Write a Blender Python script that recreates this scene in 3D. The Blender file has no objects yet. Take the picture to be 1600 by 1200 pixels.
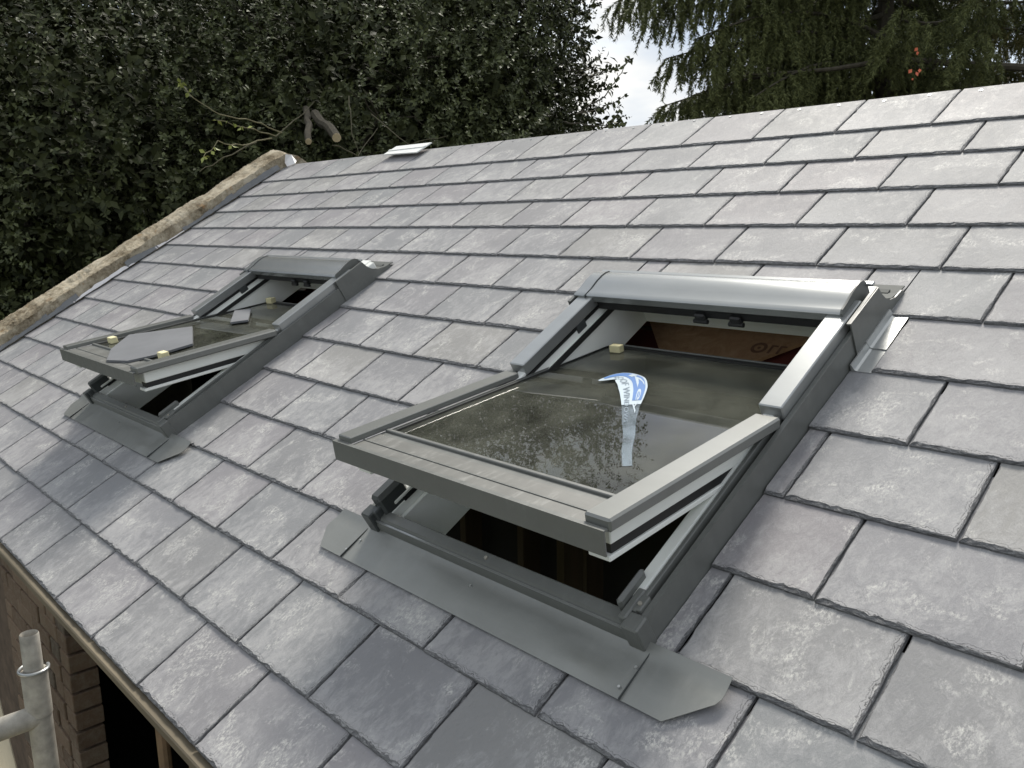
import bpy, math, random
import numpy as np
from mathutils import Matrix, Vector

random.seed(7)
rng = np.random.default_rng(7)
scene = bpy.context.scene
col = scene.collection
R = math.radians

# ------------------------------------------------------------------ camera
cam_d = bpy.data.cameras.new("camera")
cam = bpy.data.objects.new("camera", cam_d)
col.objects.link(cam)
cam_d.sensor_fit = 'HORIZONTAL'
cam_d.sensor_width = 36.0
cam_d.lens = 29.582
cam_d.clip_start = 0.02
cam_d.clip_end = 2000
cam.matrix_world = Matrix(((0.685942, -0.13074, 0.715815, 0.7484),
                           (0.727506, 0.143238, -0.670983, -2.90915),
                           (-0.014808, 0.981015, 0.193367, 3.6483),
                           (0, 0, 0, 1)))
scene.camera = cam

# ------------------------------------------------------------------ sky, sun, exposure
SUN_EL, SUN_AZ = R(52), R(-30)          # azimuth measured from +Y towards +X
world = bpy.data.worlds.new("World")
scene.world = world
world.use_nodes = True
wn, wl = world.node_tree.nodes, world.node_tree.links
wn.clear()
wo = wn.new("ShaderNodeOutputWorld")
bg = wn.new("ShaderNodeBackground")
bg.inputs[1].default_value = 0.11
sky = wn.new("ShaderNodeTexSky")
sky.sky_type = 'NISHITA'
sky.sun_disc = False
sky.sun_elevation = SUN_EL
sky.sun_rotation = SUN_AZ
sky.air_density = 1.0
sky.dust_density = 1.5
tc = wn.new("ShaderNodeTexCoord")
mp = wn.new("ShaderNodeMapping")
mp.inputs['Scale'].default_value = (1.0, 1.0, 2.6)
cn = wn.new("ShaderNodeTexNoise")
cn.inputs['Scale'].default_value = 3.2
cn.inputs['Detail'].default_value = 7
cn.inputs['Roughness'].default_value = 0.55
cr = wn.new("ShaderNodeValToRGB")
cr.color_ramp.elements[0].position = 0.33
cr.color_ramp.elements[1].position = 0.50
cr2 = wn.new("ShaderNodeValToRGB")
cr2.color_ramp.elements[0].position = 0.35
cr2.color_ramp.elements[0].color = (3.9, 4.5, 5.3, 1)
cr2.color_ramp.elements[1].position = 0.65
cr2.color_ramp.elements[1].color = (6.9, 6.8, 6.5, 1)
cn2 = wn.new("ShaderNodeTexNoise")
cn2.inputs['Scale'].default_value = 5.0
cn2.inputs['Detail'].default_value = 5
mixc = wn.new("ShaderNodeMix")
mixc.data_type = 'RGBA'
wl.new(tc.outputs['Generated'], mp.inputs[0])
wl.new(mp.outputs[0], cn.inputs[0])
wl.new(mp.outputs[0], cn2.inputs[0])
wl.new(cn.outputs[0], cr.inputs[0])
wl.new(cn2.outputs[0], cr2.inputs[0])
wl.new(cr.outputs[0], mixc.inputs[0])
wl.new(sky.outputs[0], mixc.inputs[6])
wl.new(cr2.outputs[0], mixc.inputs[7])
wl.new(mixc.outputs[2], bg.inputs[0])
wl.new(bg.outputs[0], wo.inputs[0])

sd = bpy.data.lights.new("sun", 'SUN')
sd.energy = 3.2
sd.angle = R(16)
sd.color = (1.0, 0.95, 0.86)
sun = bpy.data.objects.new("sun", sd)
col.objects.link(sun)
sdir = Vector((math.sin(SUN_AZ) * math.cos(SUN_EL), math.cos(SUN_AZ) * math.cos(SUN_EL), math.sin(SUN_EL)))
sun.rotation_euler = sdir.to_track_quat('Z', 'Y').to_euler()
sun.location = (0, 0, 12)

vs = scene.view_settings
vs.view_transform = 'Standard'
vs.look = 'None'
vs.exposure = 0.55
vs.gamma = 1.0
vs.use_curve_mapping = False
scene.cycles.max_bounces = 8
scene.cycles.transparent_max_bounces = 16
scene.cycles.caustics_reflective = False
scene.cycles.caustics_refractive = False

# ------------------------------------------------------------------ material helpers
class MT:
    def __init__(s, name):
        s.m = bpy.data.materials.new(name)
        s.m.use_nodes = True
        s.n, s.l = s.m.node_tree.nodes, s.m.node_tree.links
        s.b = s.n['Principled BSDF']
        s.tc = s.n.new("ShaderNodeTexCoord")
        s.co = s.tc.outputs['Object']
    def set(s, **k):
        for a, v in k.items():
            s.b.inputs[a.replace('_', ' ')].default_value = v
        return s
    def noise(s, scale, detail=4, rough=0.55, sc=None, co=None, dist=0.0):
        c = co or s.co
        if sc:
            mpn = s.n.new("ShaderNodeMapping"); mpn.inputs['Scale'].default_value = sc
            s.l.new(c, mpn.inputs[0]); c = mpn.outputs[0]
        t = s.n.new("ShaderNodeTexNoise")
        t.inputs['Scale'].default_value = scale
        t.inputs['Detail'].default_value = detail
        t.inputs['Roughness'].default_value = rough
        t.inputs['Distortion'].default_value = dist
        s.l.new(c, t.inputs[0])
        return t.outputs[0]
    def ramp(s, f, stops):
        r = s.n.new("ShaderNodeValToRGB")
        e = r.color_ramp.elements
        while len(e) < len(stops):
            e.new(0.5)
        for i, (p, c) in enumerate(stops):
            e[i].position = p
            e[i].color = (c, c, c, 1) if not hasattr(c, '__len__') else (*c, 1)
        s.l.new(f, r.inputs[0])
        return r.outputs[0]
    def math(s, op, a, b=0.5, clamp=False):
        n = s.n.new("ShaderNodeMath"); n.operation = op; n.use_clamp = clamp
        for i, x in enumerate((a, b)):
            if isinstance(x, (int, float)): n.inputs[i].default_value = x
            else: s.l.new(x, n.inputs[i])
        return n.outputs[0]
    def mix(s, f, a, b, mode='MIX'):
        n = s.n.new("ShaderNodeMix"); n.data_type = 'RGBA'; n.blend_type = mode
        for i, x in ((0, f), (6, a), (7, b)):
            if isinstance(x, (int, float)): n.inputs[i].default_value = x if i == 0 else (x, x, x, 1)
            elif isinstance(x, tuple): n.inputs[i].default_value = (*x, 1)
            else: s.l.new(x, n.inputs[i])
        return n.outputs[2]
    def color(s, c):
        s.l.new(c, s.b.inputs['Base Color']); return s
    def rough(s, c):
        s.l.new(c, s.b.inputs['Roughness']); return s
    def bump(s, h, strength=0.3, dist=0.002):
        b = s.n.new("ShaderNodeBump")
        b.inputs['Strength'].default_value = strength
        b.inputs['Distance'].default_value = dist
        s.l.new(h, b.inputs['Height'])
        s.l.new(b.outputs[0], s.b.inputs['Normal'])
        return s
    def rnd(s):
        oi = s.n.new("ShaderNodeObjectInfo"); return oi.outputs['Random']
    def offset_co(s):
        """object coordinates shifted by a per-object random amount, so no two pieces share a pattern"""
        r = s.rnd()
        v = s.n.new("ShaderNodeVectorMath"); v.operation = 'ADD'
        cb = s.n.new("ShaderNodeCombineXYZ")
        s.l.new(s.math('MULTIPLY', r, 37.0), cb.inputs[0])
        s.l.new(s.math('MULTIPLY', r, 91.0), cb.inputs[1])
        s.l.new(s.math('MULTIPLY', r, 17.0), cb.inputs[2])
        s.l.new(s.tc.outputs['Object'], v.inputs[0]); s.l.new(cb.outputs[0], v.inputs[1])
        s.co = v.outputs[0]
        return s

W_ = .305
def mat_slate():
    t = MT("slate"); oc = t.tc.outputs['Object']; t.offset_co()
    sx = t.n.new("ShaderNodeSeparateXYZ"); t.l.new(oc, sx.inputs[0])
    big = t.noise(4, 3, .5)
    streak = t.noise(24, 12, .78, (1.7, 0.9, 1.0), dist=.35)
    fine = t.noise(120, 8, .8, (1.4, .8, 1))
    rn = t.rnd()
    base = t.mix(t.ramp(big, [(.3, 0), (.7, 1)]), (.218, .217, .221), (.250, .247, .250))
    tint = t.ramp(rn, [(0, (.95, .98, .98)), (.3, (1.0, 1.0, 1.02)), (.55, (1.04, 1.0, 1.02)), (.8, (.96, .97, .98)), (1, (1.06, 1.05, 1.0))])
    base = t.mix(1.0, base, tint, 'MULTIPLY')
    low = t.math('MULTIPLY', t.math('SUBTRACT', .10, sx.outputs[1]), .75)     # more bloom towards the tail
    msk = t.math('ADD', t.math('ADD', streak, low), t.math('MULTIPLY', t.math('SUBTRACT', big, .5), .45))
    m1 = t.ramp(msk, [(.46, 0), (.64, .52)])
    c = t.mix(m1, base, (.415, .408, .404))
    chalk = t.noise(8, 8, .7, (1, 1, 1), dist=1.0)
    fl = t.math('MULTIPLY', t.ramp(chalk, [(.52, 0), (.64, 1)]), t.ramp(fine, [(.47, 0), (.58, .9)]))
    c = t.mix(fl, c, (.54, .53, .50))
    dk = t.math('MULTIPLY', t.ramp(fine, [(.30, .6), (.44, 0)]), .6)
    c = t.mix(dk, c, (.115, .113, .118))
    # riven flake lines close to the tail and the right hand edge
    e1 = t.math('SUBTRACT', W_ - .003, sx.outputs[0])
    e = t.math('MINIMUM', e1, sx.outputs[1])
    en = t.math('ADD', e, t.math('MULTIPLY', t.math('SUBTRACT', t.noise(38, 3, .6), .5), .030))
    en = t.math('ADD', en, t.math('MULTIPLY', t.math('SUBTRACT', t.noise(150, 3, .6), .5), .006))
    near = t.math('MULTIPLY', t.ramp(t.math('MULTIPLY', en, 60.0), [(.50, 1), (.75, 0)]), t.ramp(t.math('MULTIPLY', e, 60.0), [(.7, 1), (1.0, 0)]))
    ln = t.ramp(t.math('ABSOLUTE', t.math('SINE', t.math('MULTIPLY', en, 620.0))), [(.14, 1), (.50, 0)])
    lm = t.math('MULTIPLY', near, ln)
    c = t.mix(t.math('MULTIPLY', lm, .85), c, (.06, .06, .062))
    t.color(c); t.set(Specular_IOR_Level=.32)
    t.rough(t.ramp(streak, [(.3, .52), (.7, .74)]))
    h = t.math('SUBTRACT', t.math('ADD', t.math('MULTIPLY', streak, 1.0), t.math('MULTIPLY', fine, .45)), t.math('MULTIPLY', lm, .6))
    t.bump(h, .55, .004)
    return t.m

def mat_slate_edge():
    t = MT("slate_edge"); t.offset_co()
    lay = t.noise(60, 6, .7, (1, 1, 6), dist=1.5)
    c = t.ramp(lay, [(.33, (.07, .07, .072)), (.5, (.16, .16, .165)), (.70, (.36, .36, .36))])
    t.color(c); t.set(Roughness=.7); t.bump(lay, .9, .006)
    return t.m

def mat_metal(name, c, rough=.42, var=.12, spec=.5, metallic=0.0, wob=.0, scr=.12):
    t = MT(name); t.co = t.tc.outputs['Object']
    n = t.noise(9, 5, .6, (1, 2.2, 1))
    sm = t.noise(28, 6, .7, (2.5, .6, 1))
    cc = t.mix(t.ramp(n, [(.3, 0), (.7, 1)]), tuple(x * (1 - var) for x in c), tuple(x * (1 + var) for x in c))
    cc = t.mix(t.ramp(sm, [(.55, 0), (.8, scr)]), cc, (.42, .42, .40))
    t.color(cc)
    if scr: t.rough(t.ramp(sm, [(.3, rough - .07), (.75, rough + .14)]))
    t.set(Specular_IOR_Level=spec, Metallic=metallic, Roughness=rough)
    t.bump(t.math('ADD', t.math('MULTIPLY', sm, .04 if scr else .0), t.math('MULTIPLY', n, .1 + wob)), .25 if scr else .12, .01)
    return t.m

def mat_plain(name, c, rough=.6, var=.2, scale=12, bump=.2, bd=.003, sc=None, spec=.4):
    t = MT(name); t.offset_co()
    n = t.noise(scale, 6, .6, sc)
    c2 = t.mix(t.ramp(n, [(.3, 0), (.7, 1)]), tuple(x * (1 - var) for x in c), tuple(min(1, x * (1 + var)) for x in c))
    t.color(c2); t.set(Roughness=rough, Specular_IOR_Level=spec); t.bump(n, bump, bd)
    return t.m

def mat_glass():
    t = MT("window_glass"); n, l = t.n, t.l
    out = n['Material Output']
    tr = n.new("ShaderNodeBsdfTransparent"); tr.inputs[0].default_value = (.95, .97, .955, 1)
    gl = n.new("ShaderNodeBsdfGlossy"); gl.inputs['Roughness'].default_value = .012
    df = n.new("ShaderNodeBsdfDiffuse")
    df.inputs[0].default_value = (.48, .49, .40, 1)
    fr = n.new("ShaderNodeFresnel"); fr.inputs[0].default_value = 1.55
    m1 = n.new("ShaderNodeMixShader"); m2 = n.new("ShaderNodeMixShader")
    l.new(fr.outputs[0], m1.inputs[0]); l.new(tr.outputs[0], m1.inputs[1]); l.new(gl.outputs[0], m1.inputs[2])
    patch = t.noise(5, 4, .6, dist=.6); grit = t.noise(420, 3, .7); med = t.noise(60, 6, .7)
    f = t.math('ADD', t.ramp(patch, [(.35, .03), (.65, .10)]), t.math('MULTIPLY', t.ramp(grit, [(.6, 0), (.72, .17)]), t.ramp(med, [(.35, .3), (.6, 1)])))
    l.new(f, m2.inputs[0]); l.new(m1.outputs[0], m2.inputs[1]); l.new(df.outputs[0], m2.inputs[2])
    l.new(m2.outputs[0], out.inputs[0])
    return t.m

def mat_leaf(name, c1, c2, rough=.35, spec=.5):
    t = MT(name)
    g = t.n.new("ShaderNodeNewGeometry")
    n = t.noise(.9, 3, .6)
    f = t.math('ADD', t.math('MULTIPLY', g.outputs['Random Per Island'], .7), t.math('MULTIPLY', n, .4))
    t.color(t.ramp(f, [(.15, c1), (.85, c2)]))
    t.set(Roughness=rough, Specular_IOR_Level=spec)
    return t.m

M = dict(
    slate=mat_slate(), slate_edge=mat_slate_edge(),
    clad=mat_metal("grey_green_cladding", (.128, .132, .124), .36, .08),
    clad_light=mat_metal("brushed_light_cladding", (.36, .37, .365), .28, .05, .6, .6, 0, 0),
    hood=mat_metal("hood_cladding", (.34, .35, .345), .25, .04, .6, .65, 0, 0),
    apron=mat_metal("apron_sheet", (.235, .24, .226), .36, .05, .6, .4, .15),
    foil=mat_metal("bare_aluminium", (.48, .49, .48), .32, .06, .6, .6),
    white=mat_plain("white_painted_timber", (.82, .83, .79), .38, .05, 6, .05),
    plastic=mat_plain("dark_grey_plastic", (.055, .06, .06), .35, .1, 20, .05),
    black=mat_plain("black_rubber", (.015, .015, .015), .5, .1, 20, .05),
    foam=mat_plain("cream_foam", (.72, .66, .40), .85, .08, 60, .3, .002),
    timber=mat_plain("treated_timber", (.22, .14, .075), .7, .3, 14, .3, .002, (1, .12, 1)),
    rafter=mat_plain("raw_timber", (.07, .05, .03), .7, .3, 14, .3, .002, (1, 1, .1)),
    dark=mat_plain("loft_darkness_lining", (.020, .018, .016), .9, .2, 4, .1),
    membrane=mat_plain("brown_membrane", (.15, .036, .026), .8, .15, 5, .2),
    coping=None, brick=None,
    mortar=mat_plain("mortar", (.20, .18, .145), .9, .15, 30, .5),
    steel=mat_plain("galvanised_steel", (.31, .29, .25), .6, .30, 30, .25, .001),
    board=mat_plain("scaffold_board_wood", (.52, .45, .31), .8, .2, 9, .3, .002, (3, .3, 1)),
    bark=mat_plain("bark", (.060, .052, .036), .9, .35, 18, .8, .01, (1, 1, .3)),
    cut=mat_plain("cut_wood", (.46, .38, .24), .8, .15, 30, .2),
    twig=mat_plain("pale_twig", (.21, .19, .11), .8, .2, 20, .3),
    twigd=mat_plain("dark_twig", (.10, .09, .055), .8, .2, 20, .3),
    grass=mat_plain("garden_ground", (.06, .07, .035), .95, .4, 2, .6, .03),
    holly=mat_leaf("holly_leaf", (.026, .033, .013), (.098, .112, .044), .50, .25),
    holly_inner_far=mat_leaf("inner_shade_and_distant_leaf", (.020, .025, .010), (.066, .074, .028), .6, .2),
    needle=mat_leaf("needle", (.045, .055, .020), (.150, .165, .060), .6, .25),
    needle_brown=mat_leaf("needle_olive", (.058, .058, .022), (.165, .150, .056), .65, .2),
    yellow=mat_leaf("yellow_green_leaf", (.16, .20, .05), (.30, .33, .09), .5, .3),
    orange=mat_leaf("orange_leaf", (.50, .10, .05), (.70, .20, .11), .6, .3),
    fascia=mat_plain("weathered_fascia_wood", (.135, .112, .075), .75, .3, 12, .3, .002, (.15, 1, 1)),
    whitestrip=mat_plain("white_strip_plastic", (.75, .76, .74), .5, .05, 20, .05),
)
def mat_coping():
    t = MT("coping_cement")
    a = t.noise(3.2, 8, .7); b = t.noise(26, 8, .75); d = t.noise(90, 4, .7)
    c = t.ramp(t.math('ADD', t.math('MULTIPLY', a, .6), t.math('MULTIPLY', b, .4)), [(.38, (.10, .075, .045)), (.46, (.30, .25, .175)), (.55, (.56, .49, .37)), (.68, (.76, .70, .57))])
    li = t.math('MULTIPLY', t.ramp(t.noise(9, 6, .7), [(.6, 0), (.7, .8)]), .8)
    c = t.mix(li, c, (.42, .22, .08))
    t.color(c); t.set(Roughness=.95, Specular_IOR_Level=.1)
    t.bump(t.math('ADD', b, t.math('MULTIPLY', d, .5)), 1.0, .02)
    return t.m
def mat_brick():
    t = MT("weathered_shaded_brick"); t.offset_co()
    r = t.rnd(); n = t.noise(40, 6, .7)
    c = t.ramp(r, [(0, (.12, .078, .05)), (.4, (.16, .105, .068)), (.7, (.20, .135, .088)), (1, (.10, .078, .058))])  # base tones darkened to stand for the shadow the wall lies in
    c = t.mix(t.ramp(n, [(.45, 0), (.75, .6)]), c, (.25, .21, .155))
    t.color(c); t.set(Roughness=.95); t.bump(n, .8, .006)
    return t.m
M['coping'] = mat_coping(); M['brick'] = mat_brick()

# ------------------------------------------------------------------ geometry helpers
class MB:
    def __init__(s): s.v, s.f, s.mi = [], [], []
    def add(s, verts, faces, mi=0):
        o = len(s.v); s.v += [tuple(p) for p in verts]
        s.f += [tuple(i + o for i in f) for f in faces]; s.mi += [mi] * len(faces); return s
    def box(s, x0, x1, y0, y1, z0, z1, b=0.0, mi=0):
        if b <= 0:
            v = [(x, y, z) for z in (z0, z1) for y in (y0, y1) for x in (x0, x1)]
            return s.add(v, [(0, 2, 3, 1), (4, 5, 7, 6), (0, 1, 5, 4), (2, 6, 7, 3), (0, 4, 6, 2), (1, 3, 7, 5)], mi)
        # chamfered box: every corner becomes three vertices
        import itertools
        v = []; idx = {}
        for cx, cy, cz in itertools.product((0, 1), repeat=3):
            X, Y, Z = (x0, x1)[cx], (y0, y1)[cy], (z0, z1)[cz]
            dx, dy, dz = (b, -b)[cx], (b, -b)[cy], (b, -b)[cz]
            for k, p in enumerate(((X, Y + dy, Z + dz), (X + dx, Y, Z + dz), (X + dx, Y + dy, Z))):
                idx[cx, cy, cz, k] = len(v); v.append(p)
        f = []
        for k in range(3):
            for sde in (0, 1):
                q = [(0, 0), (0, 1), (1, 1), (1, 0)]
                r = []
                for a, c in q:
                    key = [a, c]; key.insert(k, sde)
                    r.append(idx[key[0], key[1], key[2], k])
                f.append(r)
        for k in range(3):            # edges along axis k
            o = [i for i in range(3) if i != k]
            for a in (0, 1):
                for c in (0, 1):
                    r = []
                    for e, kk in ((0, o[0]), (1, o[0]), (1, o[1]), (0, o[1])):
                        key = [0, 0, 0]; key[k] = e; key[o[0]] = a; key[o[1]] = c
                        r.append(idx[key[0], key[1], key[2], kk])
                    f.append(r)
        for cx, cy, cz in itertools.product((0, 1), repeat=3):
            f.append([idx[cx, cy, cz, k] for k in range(3)])
        return s.add(v, f, mi)
    def prism(s, prof, x0, x1, mi=0):
        """closed profile [(y,z)...] extruded along x"""
        n = len(prof)
        v = [(x0, y, z) for y, z in prof] + [(x1, y, z) for y, z in prof]
        f = [(i, (i + 1) % n, n + (i + 1) % n, n + i) for i in range(n)] + [tuple(range(n)), tuple(range(2 * n - 1, n - 1, -1))]
        return s.add(v, f, mi)
    def prism_y(s, prof, y0, y1, mi=0):
        n = len(prof)
        v = [(x, y0, z) for x, z in prof] + [(x, y1, z) for x, z in prof]
        f = [(i, (i + 1) % n, n + (i + 1) % n, n + i) for i in range(n)] + [tuple(range(n)), tuple(range(2 * n - 1, n - 1, -1))]
        return s.add(v, f, mi)
    def slab(s, pts, z0, z1, mi=0):
        n = len(pts)
        v = [(x, y, z0) for x, y in pts] + [(x, y, z1) for x, y in pts]
        f = [(i, (i + 1) % n, n + (i + 1) % n, n + i) for i in range(n)] + [tuple(range(n)), tuple(range(2 * n - 1, n - 1, -1))]
        return s.add(v, f, mi)
    def tube(s, pts, rad, seg=10, mi=0, cap=True):
        pts = [Vector(p) for p in pts]; n = len(pts)
        if not hasattr(rad, '__len__'): rad = [rad] * n
        o = len(s.v); ref = None
        for i, p in enumerate(pts):
            d = (pts[min(i + 1, n - 1)] - pts[max(i - 1, 0)]).normalized()
            if ref is None: ref = d.orthogonal().normalized()
            a = (ref - d * ref.dot(d)).normalized(); b = d.cross(a); ref = a
            for k in range(seg):
                t = 2 * math.pi * k / seg
                s.v.append(tuple(p + (a * math.cos(t) + b * math.sin(t)) * rad[i]))
        for i in range(n - 1):
            for k in range(seg):
                k2 = (k + 1) % seg
                s.f.append((o + i * seg + k, o + i * seg + k2, o + (i + 1) * seg + k2, o + (i + 1) * seg + k)); s.mi.append(mi)
        if cap:
            s.f.append(tuple(o + k for k in range(seg - 1, -1, -1))); s.mi.append(mi)
            s.f.append(tuple(o + (n - 1) * seg + k for k in range(seg))); s.mi.append(mi)
        return s
    def mesh(s, name, mats, smooth=False):
        me = bpy.data.meshes.new(name)
        me.from_pydata(s.v, [], s.f)
        for m in (mats if isinstance(mats, (list, tuple)) else [mats]): me.materials.append(m)
        me.polygons.foreach_set('material_index', s.mi)
        if smooth: me.polygons.foreach_set('use_smooth', [True] * len(s.f))
        me.update()
        import bmesh
        bm = bmesh.new(); bm.from_mesh(me); bmesh.ops.recalc_face_normals(bm, faces=bm.faces); bm.to_mesh(me); bm.free()
        if smooth == 'angle':
            me.set_sharp_from_angle(angle=R(40))
        return me
    def build(s, name, mats, parent=None, smooth=False, **k):
        return link(name, s.mesh(name, mats, smooth), parent, **k)

def link(name, data, parent=None, label=None, cat=None, group=None, kind=None, mat=None):
    o = bpy.data.objects.new(name, data); col.objects.link(o)
    if parent is not None: o.parent = parent
    if mat is not None: o.matrix_local = mat
    tag(o, label, cat, group, kind)
    return o
def tag(o, label=None, cat=None, group=None, kind=None):
    for a, b in (('label', label), ('category', cat), ('group', group), ('kind', kind)):
        if b: o[a] = b
def empty(name, label=None, cat=None, group=None, mat=None, parent=None):
    return link(name, None, parent, label, cat, group, None, mat)

PITCH = R(30)
RIDGE_Z = 4.0
# roof frame: x = along the ridge, y = up the slope, z = out of the roof; origin on the ridge line
RM = Matrix.Translation((0, 0, RIDGE_Z)) @ Matrix.Rotation(PITCH, 4, 'X')
def roof_pt(u, v, h): return RM @ Vector((u, -v, h))
def RT(u, v, h=0, rz=0): return RM @ Matrix.Translation((u, -v, h)) @ Matrix.Rotation(rz, 4, 'Z')

# ------------------------------------------------------------------ ground
g = MB(); N = 24
rr = [(math.cos(2 * math.pi * i / N), math.sin(2 * math.pi * i / N)) for i in range(N)]
g.add([(0, 0, 0)] + [(x * 900, y * 900, 0) for x, y in rr], [(0, i + 1, (i + 1) % N + 1) for i in range(N)])
g.build('ground', M['grass'], kind='structure')

# ------------------------------------------------------------------ house
house = empty('house', 'single storey brick house with new grey slate roof under the two open roof windows', 'house')
W, EX = 0.305, 0.1945          # slate width, exposed length
NC = 14
EAVE = NC * EX
UL, UR = -4.60, 2.9
WIN = [(-0.045, 'A'), (-2.055, 'B')]     # outer right edge of each window
HOLES = [(ur - .80, ur, 1.06, 2.12) for ur, _ in WIN]

roof = MB()
def deck(x0, x1, v0, v1): roof.box(x0, x1, -v1, -v0, -.06, -.026)
xs = [UL - .02] + sorted([b for (a0, a1, _, _) in HOLES for b in (a0, a1)]) + [UR + .4]
V0, V1 = -.03, EAVE - .01
deck(xs[0], xs[1], V0, V1); deck(xs[2], xs[3], V0, V1); deck(xs[4], xs[5], V0, V1)
for a, b in ((xs[1], xs[2]), (xs[3], xs[4])):
    deck(a, b, V0, 1.06); deck(a, b, 2.12, V1)
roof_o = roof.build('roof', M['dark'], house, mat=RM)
# rear slope
rs = MB(); rs.box(UL - .02, UR + .4, -3.0, 0.0, -.05, -.004)
rs.build('rear_roof_slope', M['slate'], house, mat=Matrix.Translation((0, .09, RIDGE_Z)) @ Matrix.Rotation(math.pi, 4, 'Z') @ Matrix.Rotation(PITCH, 4, 'X'))

def slate_mesh(w, L, seed, cut_l=False, cut_r=False, exposed=EX, split=None):
    """one riven slate: x 0..w, y 0 (tail)..L (head), flaked bevel along tail and sides"""
    r = random.Random(seed)
    nb, ns = max(3, int(w / .011)), max(4, int(L / .016))
    T = .0072
    out = []
    for i in range(ns, 0, -1): out.append((0.0, L * i / ns, (-1, 0), cut_l))
    for i in range(0, nb + 1): out.append((w * i / nb, 0.0, (0, -1), False))
    for i in range(1, ns + 1): out.append((w, L * i / ns, (1, 0), cut_r))
    def fl(i, lo, hi): return lo + (hi - lo) * r.random() ** 2
    rings = [[], [], [], []]
    fa = 0
    for i, (x, y, nrm, cut) in enumerate(out):
        nx, ny = nrm
        if i == ns + 0: nx, ny = (-.7, -.7)
        if i == ns + nb: nx, ny = (.7, -.7)
        k = .25 if cut else 1.0
        if fa <= 0 or r.random() < .35: fa = r.uniform(.002, .0075) if nrm[1] else r.uniform(.0008, .0034)
        a = fa * k * (.7 + .6 * r.random()); fa *= .86
        b = a + r.uniform(.001, .003) * k
        j = r.uniform(-.0009, .0009)
        rings[0].append((x + j * abs(nx), y + j * abs(ny), 0))
        rings[1].append((x + j - nx * .0008, y + j * abs(ny) - ny * .0008, T * r.uniform(.38, .55)))
        rings[2].append((x - nx * a, y - ny * a, T * r.uniform(.72, .86)))
        rings[3].append((x - nx * b, y - ny * b, T * r.uniform(.97, 1.02)))
    n = len(out); mb = MB()
    v = []
    for rg in rings:
        for (x, y, z) in rg:
            v.append((min(max(x, 0), w), min(max(y, 0), L + .001), z))
    f = []; mi = []
    for q in range(3):
        for i in range(n - 1):
            f.append((q * n + i, q * n + i + 1, (q + 1) * n + i + 1, (q + 1) * n + i)); mi.append(1)
    f.append(tuple(range(3 * n, 4 * n))); mi.append(0)
    mb.v, mb.f, mb.mi = v, f, mi
    me = bpy.data.meshes.new('slate')
    me.from_pydata(v, [], f); me.materials.append(M['slate']); me.materials.append(M['slate_edge'])
    me.polygons.foreach_set('material_index', mi)
    me.update()
    return me

GAP = .0030
LEN = EX * 1.85
shorts = [slate_mesh(W - GAP, .212, 500 + i) for i in range(4)]
variants = [slate_mesh(W - GAP, LEN, 100 + i) for i in range(9)]
top_len = .2545 + .0
variants_top = [slate_mesh(W - GAP, top_len, 300 + i) for i in range(5)]
slates = []
TILT = math.asin(.0078 / EX)
def place_slate(me, u, v, k, jit=True):
    """u = left edge, v = tail line"""
    tl = TILT
    m = RM @ Matrix.Translation((u + GAP / 2 + (random.uniform(-.0008, .0008) if jit else 0), -v + random.uniform(-.0012, .0012) * jit, -.0095)) \
        @ Matrix.Rotation(-tl, 4, 'X') @ Matrix.Rotation(random.uniform(-.0022, .0022) * jit, 4, 'Z')
    m = m @ Matrix.Translation((0, 0, .0108))
    slates.append((me, m))
cut_n = 0
extra = []
for k in range(1, NC + 1):
    v1 = k * EX; v0 = v1 - EX
    L = top_len if k == 1 else LEN
    off = 0.0 if k % 2 else .5
    i0 = math.floor(UL / W) - 1
    for i in range(i0, 9):
        a = (i + off) * W; b = a + W
        segs = [(max(a, UL), min(b, UR))]
        for (h0, h1, hv0, hv1) in HOLES:
            if v1 - .02 > hv0 and v0 < hv1 and not (v1 > 2.2):
                ns = []
                for (p, q) in segs:
                    if q <= h0 or p >= h1: ns.append((p, q)); continue
                    if k == 6:                    # course running under the hood's back gutter: keep the part above it
                        ns.append((p, q)); continue
                    if p < h0: ns.append((p, h0))
                    if q > h1: ns.append((h1, q))
                segs = ns
        for (p, q) in segs:
            w = q - p
            if w < .012: continue
            if k == 7 and any(abs(p - h[1]) < .001 and w < .06 for h in HOLES): continue
            under = k == 6 and any(p < h[1] and q > h[0] for h in HOLES)
            if under:
                # cut short behind the gutter (only its upper strip is there)
                hh = [h for h in HOLES if p < h[1] and q > h[0]][0]
                pc, qc = max(p, hh[0]), min(q, hh[1])
                cut_n += 1
                me = slate_mesh(qc - pc - GAP, EX + .035 - .10, 900 + cut_n, pc > p, qc < q)
                slates.append((me, RM @ Matrix.Translation((pc + GAP / 2, -v1 + .10, -.004)) @ Matrix.Rotation(-TILT, 4, 'X')))
                for (p2, q2) in ((p, hh[0]), (hh[1], q)):
                    if q2 - p2 > .015:
                        cut_n += 1
                        place_slate(slate_mesh(q2 - p2 - GAP, LEN, 900 + cut_n, p2 > p, q2 < q), p2, v1, k)
                continue
            L = top_len if k == 1 else .212 if (k == 12 and any(p < h[1] and q > h[0] for h in HOLES)) else LEN
            if abs(w - W) < 1e-4:
                me = random.choice(variants_top if k == 1 else shorts if L == .212 else variants)
            else:
                cut_n += 1
                me = slate_mesh(w - GAP, L, 900 + cut_n, p > a + .001, q < b - .001)
            lim = 0.30 + (k / NC) * .9            # right of this the roof is far outside the frame
            if p > lim + .30: extra.append((me, p, v1, k)); continue
            place_slate(me, p, v1, k)
for me, m in slates:
    link('slate', me, roof_o, mat=RM.inverted() @ m)
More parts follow.
